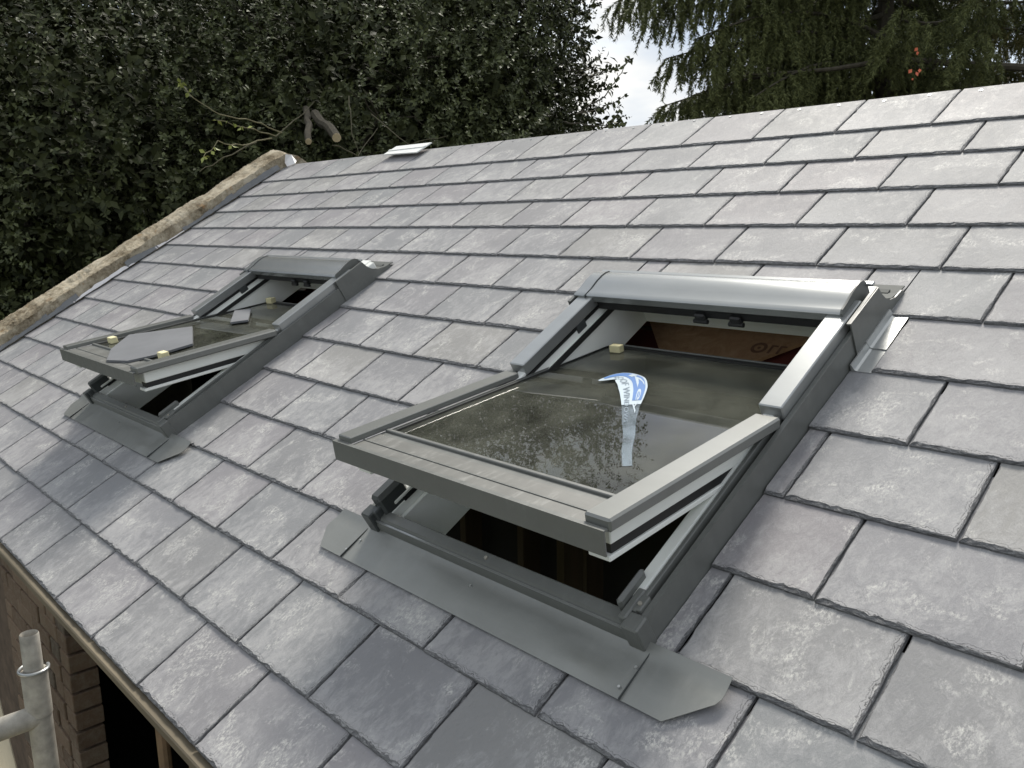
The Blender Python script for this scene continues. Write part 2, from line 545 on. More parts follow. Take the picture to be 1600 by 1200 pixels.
# slates beyond the right edge of the view, joined
ex = MB()
for me, u, v, k in extra:
    m = Matrix.Translation((u + GAP / 2, -v, .001)) @ Matrix.Rotation(-TILT, 4, 'X')
    o = len(ex.v); ex.v += [tuple(m @ vv.co) for vv in me.vertices]
    for p in me.polygons:
        ex.f.append(tuple(i + o for i in p.vertices)); ex.mi.append(p.material_index)
eme = bpy.data.meshes.new('slates_beyond_view'); eme.from_pydata(ex.v, [], ex.f)
eme.materials.append(M['slate']); eme.materials.append(M['slate_edge']); eme.polygons.foreach_set('material_index', ex.mi)
link('outlying_slates', eme, roof_o, kind='stuff', mat=Matrix())
print('slates', len(slates), 'extra', len(extra))

# nail heads along the ridge course
nm = MB(); nm.tube([(0, 0, 0), (0, 0, .003)], .0055, 10)
nme = nm.mesh('nail_head', M['foil'])
i = 0
for k in range(-15, 5):
    for d in (.075, .215):
        if -2.6 > k * W + d and random.random() < .4: continue
        if k * W + d > .75: continue
        link('nail_head', nme, roof_o, mat=Matrix.Translation((k * W + d + random.uniform(-.01, .01), .036 + random.uniform(-.006, .006), -.0015)))
# eaves timber
fb = MB()
fb.box(UL, UR + .4, -.030, 0, -.022, 0, .003)
fb.build('fascia_board', M['fascia'], house, mat=Matrix.Translation((0, roof_pt(0, EAVE, 0).y + .012, roof_pt(0, EAVE, 0).z - .004)))
fb2 = MB(); fb2.box(UL, UR + .4, .004, .022, -.065, -.024, .002)
fb2.build('fascia_board', M['timber'], house, mat=Matrix.Translation((0, roof_pt(0, EAVE, 0).y + .018, roof_pt(0, EAVE, 0).z - .006)), label='dark timber under the eaves')

# ------------------------------------------------------------------ walls
YW = -2.20
wl_ = MB()
EZ = roof_pt(0, EAVE, 0).z
wl_.box(-2.40, -2.385, YW + .012, YW + .10, 0, EZ - .02)         # mortar core of the pier (thin returns)
wl_.box(-3.20, -2.40, YW + .012, YW + .10, 0, EZ - .02)
wl_.build('wall', M['mortar'], house)
bw = MB(); bw.box(-.1075, .1075, -.006, .09, -.0325, .0325, .003); bme = bw.mesh('brick', M['brick'])
bh = MB(); bh.box(-.05, .05, -.006, .09, -.0325, .0325, .003); bhe = bh.mesh('brick', M['brick'])
for row in range(14, 35):
    z = row * .075 + .03
    if z > EZ - .04: break
    x = -3.19
    first = row % 2
    while x < -2.40:
        w = .1025 if first else .2155
        first = False
        if x + w > -2.38: w = .1025
        me = bhe if w < .15 else bme
        link('brick', me, house, mat=Matrix.Translation((x + w / 2 + random.uniform(-.001, .001), YW + random.uniform(-.003, .004), z)) @ Matrix.Rotation(random.uniform(-.01, .01), 4, 'Z'))
        x += w + .010
M['slate_smooth'] = mat_plain('smooth_slate_back', (.145, .15, .16), .55, .12, 7, .15, .002)
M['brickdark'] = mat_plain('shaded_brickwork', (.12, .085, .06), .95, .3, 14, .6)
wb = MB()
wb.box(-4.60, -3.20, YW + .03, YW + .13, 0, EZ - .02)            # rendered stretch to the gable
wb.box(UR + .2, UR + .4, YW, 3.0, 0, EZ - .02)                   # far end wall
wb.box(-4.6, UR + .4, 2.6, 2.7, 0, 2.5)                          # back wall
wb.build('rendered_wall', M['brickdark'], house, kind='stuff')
# interior coloured near-black to stand for its darkness, seen through the wide front opening and the roof windows
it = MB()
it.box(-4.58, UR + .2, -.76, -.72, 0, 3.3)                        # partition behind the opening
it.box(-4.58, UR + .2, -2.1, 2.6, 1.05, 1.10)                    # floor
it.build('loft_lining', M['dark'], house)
for (x, y) in ((-1.70, -.85), (-1.37, -.85), (-1.06, -.85), (-.93, -1.10), (-3.5, -.85), (-3.1, -.85), (-2.7, -.85)):
    st = MB(); st.box(x - .016, x + .016, y - .045, y + .045, 1.10, 3.2, .002)
    st.build('stud', M['rafter'], house)
for (x0, z0, x1, z1) in ((-1.9, 2.5, -1.45, 1.2), (-2.2, 2.2, -1.7, 1.1), (-1.35, 2.5, -1.25, 1.1)):
    pr = MB(); pr.tube([(x0, YW + .25, z0), (x1, YW + .1, z1)], .022, 10)
    pr.build('prop', M['timber'], house)

# ------------------------------------------------------------------ roof windows
def mk(mb, name, mats, parent, smooth=False, label=None):
    return mb.build(name, mats, parent, smooth, label=label)

PV, PH, ANG = 1.61, .075, R(21.6)
def both(fn):          # right side as written, left side mirrored about the window's middle
    for s in (0, 1): yield (lambda x0, x1: (x0, x1)) if s == 0 else (lambda x0, x1: (-.80 - x1, -.80 - x0))

def roof_window(ur, label):
    w = empty('roof_window', label, 'roof window', 'open grey framed roof windows in the slate roof', RT(ur, 0, 0))
    Y = lambda v: -v
    # ---- fixed frame : white timber
    fr = MB()
    for m in both(0):
        a, b = m(-.060, -.030); fr.box(a, b, Y(2.115), Y(1.12), -.10, .052, .002)
        a, b = m(-.072, -.061); fr.box(a, b, Y(2.112), Y(1.13), -.10, .030, .002)
    fr.box(-.729, -.071, Y(1.138), Y(1.105), -.10, .050, .002)
    fr.box(-.729, -.071, Y(2.125), Y(2.114), -.10, .030, .002)
    mk(fr, 'frame', M['white'], w)
    gk = MB()
    for m in both(0):
        a, b = m(-.0625, -.0565); gk.box(a, b, Y(2.07), Y(1.15), .050, .058)
        a, b = m(-.0765, -.0722); gk.box(a, b, Y(1.64), Y(1.14), .018, .0335)
    gk.box(-.735, -.065, Y(1.150), Y(1.139), .020, .050)
    mk(gk, 'gasket', M['black'], w)
    bl = MB()
    for m in both(0):
        a, b = m(-.060, -.033); bl.box(a, b, Y(2.095), Y(1.35), .0585, .0695, .003)
    mk(bl, 'edge_strip', M['white'], w)
    # ---- side flashing : upstand with folded rim and recessed channel
    for m in both(0):
        sf = MB()
        a, b = m(-.003, 0); sf.box(a, b, Y(2.145), Y(1.17), -.004, .066)
        a, b = m(-.009, -.003); sf.box(a, b, Y(2.145), Y(1.17), .0625, .066)
        a, b = m(-.011, -.009); sf.box(a, b, Y(2.145), Y(1.17), .046, .066)
        a, b = m(-.029, -.011); sf.box(a, b, Y(2.14), Y(1.17), .040, .046)
        mk(sf, 'side_flashing', M['clad'], w)
        rr_ = MB()
        a, b = m(-.0285, -.020); rr_.box(a, b, Y(2.12), Y(1.22), .0462, .072, .0015)
        mk(rr_, 'frame_rail', M['clad'], w)
    # ---- upper cover strips beside the opening
    for m in both(0):
        uc = MB(); a, b = m(-.064, -.0125); uc.box(a, b, Y(1.605), Y(1.235), .060, .094, .0025)
        mk(uc, 'upper_side_cover', M['clad_light'], w)
    # ---- flashing head : taller upstand with swept end, back gutter
    P = [(1.325, -.004), (1.325, .096), (1.185, .094), (1.177, .072), (1.164, .052), (1.144, .034), (1.120, .024), (1.085, .020), (1.068, -.004)]
    for s in (0, 1):
        x0, x1 = ((.0008, .004) if s == 0 else (-.804, -.8008))
        hp = MB(); hp.prism([(-v, h) for v, h in P], x0, x1)
        x0, x1 = ((-.006, .0008) if s == 0 else (-.8008, -.794))
        hp.box(x0, x1, -1.325, -1.185, .0915, .0955)
        mk(hp, 'gutter_end_plate', M['clad'], w)
    bgp = [(1.170, .055), (1.156, .040), (1.134, .027), (1.10, .018), (1.060, .012), (1.060, .015), (1.10, .021), (1.132, .030), (1.153, .043), (1.166, .056)]
    bgm = MB(); bgm.prism([(-v, h) for v, h in bgp], -.80, .0)
    bgm.box(-.80, -.02, -1.104, -1.09, -.004, .024)
    mk(bgm, 'back_gutter', M['gutter'], w)
    # ---- hood with rolled profile
    HP = [(1.298, .080), (1.299, .0985), (1.296, .101), (1.282, .1015), (1.268, .1022), (1.254, .1045), (1.238, .1070), (1.215, .1080), (1.198, .1060), (1.186, .102), (1.180, .095), (1.180, .080)]
    hd = MB(); hd.prism([(-v, h) for v, h in HP], -.756, -.030)
    mk(hd, 'hood', M['hood'], w, 'angle')
    cy, ch = 1.238, .090
    CP = [(1.304, .072), (1.306, .084), (1.300, .094), (1.301, .102), (1.294, .109), (1.272, .1105), (1.258, .113), (1.240, .1165), (1.222, .1185), (1.204, .118), (1.190, .1135), (1.180, .105), (1.174, .093), (1.172, .070)]
    for x0, x1 in ((-.030, -.0250), (-.0, -.0)):
        if x0 == x1: continue
        hc = MB(); hc.prism([(-v, h) for v, h in CP], x0, x1)
        mk(hc, 'hood_end_cap', M['clad'], w, 'angle')
    hc = MB(); hc.prism([(-(cy + (v - cy) * 1.02), ch + (h - ch) * 1.04) for v, h in HP], -.799, -.7585); mk(hc, 'hood_end_cap', M['hood'], w, 'angle')
    hc = MB(); hc.prism([(-(cy + (v - cy) * 1.06), ch + (h - ch) * 1.14) for v, h in HP], -.7584, -.7561); mk(hc, 'hood_seam', M['plastic'], w)
    sl = MB(); sl.box(-.79, -.01, -1.182, -1.168, .092, .099, .002)
    mk(sl, 'hood_back_lip', M['clad_light'], w)
    # ---- locking bar under the hood
    lb = MB(); lb.box(-.735, -.065, Y(1.288), Y(1.262), .050, .078)
    mk(lb, 'lock_bar', M['black'], w)
    for x in (-.40, -.30):
        lg = MB(); lg.box(x - .016, x + .016, Y(1.300), Y(1.270), .044, .066, .004); lg.tube([(x - .02, Y(1.296), .044), (x + .02, Y(1.296), .044)], .006, 8)
        mk(lg, 'catch', M['black'], w)
    for m in both(0):
        pb = MB(); a, b = m(-.075, -.0735)
        a2, b2 = m(-.064, -.052)
        pb.box(a2, b2, Y(1.39), Y(1.35), .035, .064, .003)
        mk(pb, 'side_clip', M['plastic'], w)
    # ---- bottom sill cladding
    sc = MB()
    sc.prism([(Y(2.113), .052), (Y(2.116), .0555), (Y(2.136), .052), (Y(2.141), .046), (Y(2.146), .043), (Y(2.149), .034), (Y(2.149), .012), (Y(2.120), .004), (Y(2.113), .004)], -.775, -.025)
    mk(sc, 'sill_cladding', M['clad'], w, 'angle')
    ln = MB(); ln.box(-.775, -.025, Y(2.1465), Y(2.1425), .0455, .0485)
    mk(ln, 'sill_lip', M['clad_light'], w)
    sk = MB(); sk.tube([(-.40, Y(2.127), .052), (-.40, Y(2.127), .0565)], .004, 8); mk(sk, 'screw', M['steel'], w)
    # ---- corner castings
    for s in (0, 1):
        X = (lambda x: x) if s == 0 else (lambda x: -.80 - x)
        cb = MB()
        def bx(x0, x1, *r_): cb.box(min(X(x0), X(x1)), max(X(x0), X(x1)), *r_)
        bx(-.032, .0035, Y(2.155), Y(2.120), .004, .070, .003)
        bx(-.044, -.028, Y(2.142), Y(2.075), .030, .074, .003)
        bx(-.058, -.046, Y(2.125), Y(2.045), .045, .100 if s else .088, .006)
        bx(-.028, -.012, Y(2.118), Y(2.085), .060, .074, .002)
        if s: bx(-.046, -.012, Y(2.120), Y(2.050), .066, .098, .006)
        mk(cb, 'corner_casting', M['clad'] if s == 0 else M['plastic'], w)
        k_ = MB(); k_.tube([(X(-.020), Y(2.105), .073), (X(-.020), Y(2.105), .0765)], .004, 8); mk(k_, 'screw', M['steel'], w)
    # ---- bare flashing tray showing beside the opening
    for (v0, v1, z) in (((1.160, 1.285, .0035), (1.282, 1.364, .0012)) if ur > -1 else ()):
        tr = MB(); tr.box(.0042, .0475, Y(v1), Y(v0), z, z + .0012)
        tr.prism_y([(.0042, z + .001), (.0042, z + .016), (.0075, z + .016), (.012, z + .0035), (.018, z + .001)], Y(v1), Y(v0))
        mk(tr, 'flashing_tray', M['foil'], w)
    # ---- apron : dressed sheet with cut corners, a few dents
    ap = MB()
    nu, nv = 56, 9
    def inner(u, t):
        # outline: left end (-.94 .. ), right end (+.16)
        return u
    L_ = lambda t: -.936 + (-.012) * t * 2 if t < .5 else -.948 + .043 * (t - .5) * 2
    R_ = lambda t: .161 if t < .4 else .161 - .067 * (t - .4) / .6
    import mathutils.noise as mn
    for sgn in (0, 1):
        for j in range(nv + 1):
            t = j / nv
            v = 2.118 + .128 * t if False else 2.136 + .110 * t
            for i in range(nu + 1):
                s_ = i / nu
                x = L_(t) + (R_(t) - L_(t)) * s_
                base = .0175 - .0045 * t + .006 * max(0, 1 - t * 5)
                dent = .0012 * (mn.noise(Vector((x * 5, v * 9, ur))) + .5 * mn.noise(Vector((x * 13, v * 17, 3 + ur))))
                dent -= .004 * math.exp(-((x + .055) ** 2 / .0022 + (v - 2.19) ** 2 / .0009))
                dent += .003 * math.exp(-((x + .10) ** 2 / .002 + (v - 2.225) ** 2 / .0003))
                ap.v.append((x, -v, base + dent - .0012 * sgn))
    n1 = (nu + 1) * (nv + 1)
    for j in range(nv):
        for i in range(nu):
            a = j * (nu + 1) + i
            ap.f.append((a, a + 1, a + nu + 2, a + nu + 1)); ap.mi.append(0)
            ap.f.append((n1 + a, n1 + a + nu + 1, n1 + a + nu + 2, n1 + a + 1)); ap.mi.append(0)
    rim = [j * (nu + 1) for j in range(nv + 1)] + [nv * (nu + 1) + i for i in range(1, nu + 1)] + [j * (nu + 1) + nu for j in range(nv - 1, -1, -1)] + [i for i in range(nu - 1, 0, -1)]
    for i in range(len(rim)):
        a, b = rim[i], rim[(i + 1) % len(rim)]
        ap.f.append((a, b, n1 + b, n1 + a)); ap.mi.append(0)
    mk(ap, 'apron', M['apron'], w, 'angle')
    for x in (-.812, .012):
        sm = MB(); sm.box(x - .0006, x + .0006, Y(2.247), Y(2.150), .0128, .0182); mk(sm, 'apron_seam', M['plastic'], w)
    for (x, v) in ((-.80, 2.19), (-.815, 2.225), (-.42, 2.178), (.005, 2.185), (.0, 2.228)):
        rv = MB(); rv.tube([(x, Y(v), .012), (x, Y(v), .0185)], .0026, 8); mk(rv, 'rivet', M['foil'], w)

    # ---- tilted sash
    sm4 = Matrix.Translation((0, -PV, PH)) @ Matrix.Rotation(-ANG, 4, 'X')
    sr = MB()
    for m in both(0):
        a, b = m(-.075, -.036); sr.box(a, b, -.500, .325, -.060, -.022, .002)
        a, b = m(-.082, -.034); sr.box(a, b, -.508, .325, -.088, -.0775, .002)
    sr.box(-.725, -.075, -.500, -.445, -.062, -.027, .002)
    sr.box(-.718, -.082, -.498, -.440, -.070, -.0625, .002)
    sash = mk(sr, 'sash', M['white'], w); sash.matrix_local = sm4
    gs = MB()
    for m in both(0):
        a, b = m(-.078, -.039); gs.box(a, b, -.498, .320, -.0772, -.0602)
    mk(gs, 'sash_gasket', M['black'], sash)
    gp = MB(); gp.box(-.728, -.072, -.425, .330, -.022, -.018)
    mk(gp, 'glass_pane', M['glass'], sash)
    gp = MB(); gp.box(-.728, -.072, -.425, .330, -.040, -.036)
    mk(gp, 'glass_pane', M['glass'], sash)
    # dark spacer seal round the unit
    sp = MB()
    sp.box(-.742, -.726, -.43, .338, -.045, -.0150); sp.box(-.074, -.058, -.43, .338, -.045, -.0150)
    sp.box(-.726, -.074, .322, .338, -.045, -.0150)
    mk(sp, 'glazing_seal', M['black'], sash)
    tb = MB(); tb.box(-.742, -.058, .3385, .347, -.046, -.013, .001)
    tb.box(-.738, -.7345, -.43, .338, -.0149, -.0125); tb.box(-.0655, -.062, -.43, .338, -.0149, -.0125)
    tb.box(-.7305, -.728, -.43, .322, -.0149, -.0137); tb.box(-.072, -.0695, -.43, .322, -.0149, -.0137)
    mk(tb, 'glazing_bead', M['clad'], sash)
    # side covers on the sash
    for s in (0, 1):
        cv = MB()
        x0, x1 = (-.064, -.0085) if s == 0 else (-.7915, -.744)
        cv.box(x0, x1, -.528, -.012, -.020 if s == 0 else -.0135, .004 if s == 0 else .0015, .004 if s == 0 else .002)
        mk(cv, 'side_cover', M['clad_mid'], sash)
    # bottom plate, ribs, drip fascia
    bp = MB(); bp.box(-.744, -.060, -.536, -.452, -.026, -.0145, .001)
    mk(bp, 'bottom_plate', M['clad_dusty'], sash)
    rb = MB()
    rb.box(-.744, -.060, -.496, -.492, -.0144, -.0128)
    rb.box(-.744, -.060, -.436, -.426, -.022, -.010, .0015); rb.box(-.744, -.060, -.4515, -.4365, -.024, -.016)
    mk(rb, 'glazing_bar', M['clad'], sash)
    fa = MB(); fa.box(-.800, -.012, -.5405, -.5375, -.056, -.0105)
    fa.box(-.800, -.012, -.5375, -.530, -.0135, -.0105)
    mk(fa, 'drip_fascia', M['clad'], sash)
    return w, sash

M['glass'] = mat_glass()
M['clad_dusty'] = mat_metal("dusty_cladding", (.125, .125, .115), .45, .14, scr=.40)
M['clad_mid'] = mat_metal("satin_cladding", (.19, .195, .185), .30, .05, .6, .35, 0, 0)
M['gutter'] = mat_plain('gutter_grey', (.085, .09, .085), .75, .1, 10, .1)
wA, sashA = roof_window(WIN[0][0], 'nearer roof window, open, with a peeling blue and white sticker on its glass')
wB, sashB = roof_window(WIN[1][0], 'farther roof window, open, with a loose slate lying on its glass near the gable')
bpy.context.view_layer.update()

# shaft boards inside the openings: OSB lining above the head
def osb_mat():
    t = MT("osb_board"); n = t.noise(22, 5, .7, (1, 1, 1), dist=2.0); n2 = t.noise(3, 3, .5)
    c = t.ramp(n, [(.3, (.42, .24, .12)), (.55, (.56, .35, .19)), (.75, (.66, .45, .27))])
    t.color(t.mix(t.ramp(n2, [(.4, 0), (.7, .4)]), c, (.38, .21, .11))); t.set(Roughness=.8)
    return t.m
M['osb'] = osb_mat()
M['stamp'] = mat_plain('stamp_ink', (.22, .12, .07), .8, .2, 30, .1)
for (ur, nm_) in WIN:
    mm = MB(); mm.slab([(-1.05, -1.42), (-.12, -1.42), (-.12, -.78), (-1.05, -.78)], -.245, -.235)
    mo = mm.build('lining_membrane', M['membrane'], house, mat=RM @ Matrix.Translation((ur, 0, 0)))
    if nm_ == 'A':
        ob = MB(); ob.slab([(-.695, -1.165), (-.450, -1.165), (-.24, -.94), (-.91, -.94)], -.222, -.210)
        o = ob.build('lining_board', M['osb'], house, mat=RM @ Matrix.Translation((ur, 0, 0)), label='brown board lining the roof under the nearer roof window')
        sp = MB(); n = 28; cx, cy = -.425, -1.070
        for (r0, r1) in ((.014, .024), (.0, .005)):
            sp.add([(cx + r * math.cos(2 * math.pi * i / n), cy + r * math.sin(2 * math.pi * i / n), -.209) for r in (r0, r1) for i in range(n)], [(i, (i + 1) % n, n + (i + 1) % n, n + i) for i in range(n)])
        for x in (.032, .058):
            sp.box(cx + x, cx + x + .007, cy - .018, cy + .018, -.2098, -.2088); sp.box(cx + x + .007, cx + x + .02, cy + .012, cy + .018, -.2098, -.2088)
        sp.build('ink_stamp', M['stamp'], o)

# ------------------------------------------------------------------ things lying on the windows
SA, SB = wA.matrix_world @ sashA.matrix_local, wB.matrix_world @ sashB.matrix_local
def on_sash(S, ur, u, s, n, rz=0): return S @ Matrix.Translation((u - ur, -s, n)) @ Matrix.Rotation(rz, 4, 'Z')
fm = MB(); fm.box(-.017, .017, -.011, .011, 0, .020, .0015); fme = fm.mesh('foam_block', M['foam'])
GN = -.0178
for (S, ur, u, s, rz, lab) in (
        (SA, WIN[0][0], -.715, -.290, .1, 'small cream foam block on the nearer roof window glass beside its top corner'),
        (SB, WIN[1][0], -2.745, -.325, .1, 'small cream foam block at the top of the farther window glass above the small slate'),
        (SB, WIN[1][0], -2.735, .375, .0, 'cream foam block on the farther window, between its left cover and the large loose slate'),
        (SB, WIN[1][0], -2.195, .385, .0, 'small cream foam block on the farther window in front of the large loose slate')):
    link('foam_block', fme, None, lab, 'foam block', 'cream foam blocks on the window glass', mat=on_sash(S, ur, u, s, GN + .0002, rz) @ Matrix.Scale(1.22 if S is SB else 1.0, 4))
ls = MB(); u0 = WIN[1][0]
# loose slate: outline from the sash plane, lying propped a little
pts = [(-2.765, .300), (-2.600, .105), (-2.262, .250), (-2.240, .395), (-2.262, .485), (-2.370, .520), (-2.560, .440)]
lm = MB(); lm.slab([(u - u0, -s) for u, s in pts], 0, .008)
lm.build('loose_slate', [M['slate_smooth']], None, label='large loose grey slate lying across the farther roof window glass', cat='slate', mat=SB @ Matrix.Translation((0, 0, -.0135)))
pts = [(-2.700, -.130), (-2.665, -.165), (-2.300, -.085), (-2.285, -.010)]
pts = [(-2.715, -.135), (-2.660, -.185), (-2.43, -.055), (-2.475, .0)]
lm = MB(); lm.slab([(u - u0, -s) for u, s in pts], 0, .008)
lm.build('slate_offcut', [M['slate_smooth']], None, label='small narrow slate offcut on the farther roof window glass near its top', cat='slate', mat=SB @ Matrix.Translation((0, 0, -.0124)))

# sticker peeling off the nearer glass
def sticker():
    root = empty('window_sticker', 'blue and white sticker peeling up from the nearer roof window glass', 'sticker')
    wm = mat_plain('sticker_white', (.42, .50, .56), .35, .04, 8, .02)
    bm_ = mat_plain('sticker_blue', (.05, .16, .42), .35, .08, 8, .02)
    tm = mat_plain('sticker_grey_print', (.16, .22, .28), .4, .05, 8, .02)
    tail_mt = MT('translucent_tail')
    n, l = tail_mt.n, tail_mt.l
    tr = n.new("ShaderNodeBsdfTransparent"); gl = n.new("ShaderNodeBsdfGlossy"); gl.inputs['Roughness'].default_value = .15
    gl.inputs[0].default_value = (.8, .88, .95, 1)
    df = n.new("ShaderNodeBsdfDiffuse"); df.inputs[0].default_value = (.45, .55, .62, 1)
    m1 = n.new("ShaderNodeMixShader"); m1.inputs[0].default_value = .5; m2 = n.new("ShaderNodeMixShader")
    l.new(gl.outputs[0], m1.inputs[1]); l.new(df.outputs[0], m1.inputs[2])
    l.new(tail_mt.math('ADD', tail_mt.ramp(tail_mt.noise(14, 4, .6), [(.35, .06), (.6, .30)]), 0.0), m2.inputs[0])
    l.new(tr.outputs[0], m2.inputs[1]); l.new(m1.outputs[0], m2.inputs[2]); l.new(m2.outputs[0], n['Material Output'].inputs[0])
    ur = WIN[0][0]
    # strip centre line (u, s, lift) from the foot up to the peeled tip; strip parameter x across -1..1
    C_ = [(-.195, .311, .001), (-.245, .250, .001), (-.290, .187, .001), (-.330, .138, .001), (-.360, .098, .001), (-.395, .050, .002), (-.430, .000, .003), (-.468, -.050, .005), (-.508, -.090, .007), (-.548, -.100, .008), (-.578, -.055, .006)]
    Wd = [.009, .010, .012, .014, .016, .020, .027, .034, .036, .027, .003]
    nn = 60
    def cen(t):
        x = t * (len(C_) - 1); i = min(int(x), len(C_) - 2); f_ = x - i
        def cr_(a, b, c, d): return .5 * ((2 * b) + (-a + c) * f_ + (2 * a - 5 * b + 4 * c - d) * f_ ** 2 + (-a + 3 * b - 3 * c + d) * f_ ** 3)
        g_ = lambda k: C_[max(0, min(len(C_) - 1, k))]
        p = Vector([cr_(g_(i - 1)[q], g_(i)[q], g_(i + 1)[q], g_(i + 2)[q]) for q in range(3)])
        return p, Wd[i] * (1 - f_) + Wd[min(i + 1, len(Wd) - 1)] * f_
    def P(t, x, off=0):
        p, wd = cen(t); q, _ = cen(min(1, t + .01)); q0, _ = cen(max(0, t - .01))
        d = (q - q0).normalized()
        side = Vector((-d.y, d.x, 0))
        side = -Vector((.80, -.60, 0)) * .35 + side * -.65 if False else side
        side.normalize()
        pt = p + side * wd * x
        return Vector((pt.x - ur, -pt.y, GN + pt.z + off))
    S0 = SA
    def ribbon(name, t0, t1, x0, x1, off, mat, nx=4):
        mb = MB(); N_ = max(2, int(nn * (t1 - t0)))
        for o_ in (0, .0004):
            for i in range(N_ + 1):
                for j in range(nx + 1):
                    mb.v.append(tuple(P(t0 + (t1 - t0) * i / N_, x0 + (x1 - x0) * j / nx, off - o_)))
        K = (N_ + 1) * (nx + 1)
        for i in range(N_):
            for j in range(nx):
                a = i * (nx + 1) + j
                mb.f.append((a, a + 1, a + nx + 2, a + nx + 1)); mb.mi.append(0)
                mb.f.append((K + a, K + a + nx + 1, K + a + nx + 2, K + a + 1)); mb.mi.append(0)
        me = bpy.data.meshes.new(name); me.from_pydata(mb.v, [], mb.f); me.materials.append(mat)
        return link(name, me, root, mat=S0)
    ribbon('backing', .52, 1.0, -1, 1, 0, wm)
    ribbon('clear_tail', 0.0, .52, -1, 1, 0, tail_mt.m)  # narrow half-transparent strip running on below the printed part
    ribbon('blue_band', .56, .965, .02, .86, .0006, bm_)
    def text(body, name, t0, t1, x0, x1, mat, flip=False):
        cu = bpy.data.curves.new(name, 'FONT'); cu.body = body; cu.resolution_u = 3
        o = bpy.data.objects.new(name, cu); col.objects.link(o)
        bpy.context.view_layer.update()
        dg = bpy.context.evaluated_depsgraph_get()
        me = bpy.data.meshes.new_from_object(o.evaluated_get(dg))
        bpy.data.objects.remove(o); bpy.data.curves.remove(cu)
        import bmesh
        bm = bmesh.new(); bm.from_mesh(me)
        bmesh.ops.triangulate(bm, faces=bm.faces[:])
        bmesh.ops.subdivide_edges(bm, edges=bm.edges[:], cuts=1)
        xs_ = [v.co.x for v in bm.verts]; ys_ = [v.co.y for v in bm.verts]
        ax, bx_, ay, by = min(xs_), max(xs_), min(ys_), max(ys_)
        for v in bm.verts:
            a = (v.co.x - ax) / (bx_ - ax); b = (v.co.y - ay) / (by - ay)
            v.co = P(t0 + (t1 - t0) * a, x0 + (x1 - x0) * b, .0011)
        bm.to_mesh(me); bm.free(); me.materials.clear(); me.materials.append(mat); me.name = name
        link(name, me, root, mat=S0)
    text('Key', 'lettering', .86, .42, .14, .80, wm)
    text('ROOF WINDOWS', 'lettering', .93, .32, -.72, -.22, tm)
    return root
sticker()

# white plastic strip lying over the ridge
st = MB(); st.slab([(-3.365, -.020), (-3.365, .085), (-3.03, .080), (-3.03, -.040)], 0, .006)
st.box(-3.365, -3.03, .020, .034, .006, .010)
st.build('plastic_strip', M['whitestrip'], None, label='pale plastic strip lying on the ridge slates', cat='plastic strip', mat=RM @ Matrix.Translation((0, 0, .0235)) @ Matrix.Rotation(R(-2), 4, 'X'))

# ------------------------------------------------------------------ gable parapet
par = empty('gable_parapet', 'rough tan cement coped parapet rising along the roof verge beside the holly', 'parapet wall')
cp = MB()
import mathutils.noise as mn
ap_y, ap_z = .075, RIDGE_Z + .02
path = []
for i in range(420): 
    v = 2.95 - i * 3.0 / 420; q = roof_pt(0, v, 0); path.append((q.y, q.z, 0))
q0 = path[-1]
for i in range(1, 60):
    d = i * .05; path.append((ap_y + d * math.cos(PITCH), ap_z - d * math.sin(PITCH), 1))
prof = [(-4.60, -.03), (-4.598, .02), (-4.597, .045), (-4.596, .070), (-4.597, .090), (-4.5975, .098), (-4.603, .0995), (-4.63, .101), (-4.65, .103), (-4.67, .106), (-4.69, .110), (-4.71, .114), (-4.73, .118), (-4.76, .122), (-4.785, .124), (-4.81, .122), (-4.825, .112), (-4.832, .08), (-4.835, .0), (-4.82, -.03)]
np_ = len(prof)
for (y, z, sd_) in path:
    dirn = Vector((0, -math.sin(PITCH), math.cos(PITCH))) if sd_ == 0 else Vector((0, math.sin(PITCH), math.cos(PITCH)))
    if abs(y - ap_y) < .06: dirn = Vector((0, 0, 1.12))
    for (x, h) in prof:
        nz = Vector((x * 3, y * 3, z * 3)); a = mn.noise(nz * 1.0) * .006 + mn.noise(nz * 4) * .006 + mn.noise(nz * 13) * .004 + mn.noise(nz * 30) * .0035 + mn.noise(nz * 61) * .003
        if h < .05: a *= .3
        chip = max(0, mn.noise(Vector((y * 3.1, 7, x * 9))) - .18) * .08
        p = Vector((x + (a * .8 if h > .05 else 0), y, z)) + dirn * (h * .84 + a - (chip if h > .09 else 0))
        cp.v.append(tuple(p))
for i in range(len(path) - 1):
    for j in range(np_ - 1):
        a = i * np_ + j; cp.f.append((a, a + 1, a + np_ + 1, a + np_)); cp.mi.append(0)
cp.build('coping', M['coping'], par, 'angle')
gw = MB()
gw.prism([(roof_pt(0, 2.95, 0).y, 0), (roof_pt(0, 2.95, 0).y, roof_pt(0, 2.95, -.02).z), (ap_y, RIDGE_Z + .02), (2.75, 2.48), (2.75, 0)], -4.83, -4.605)
gw.build('gable_wall', M['mortar'], par)
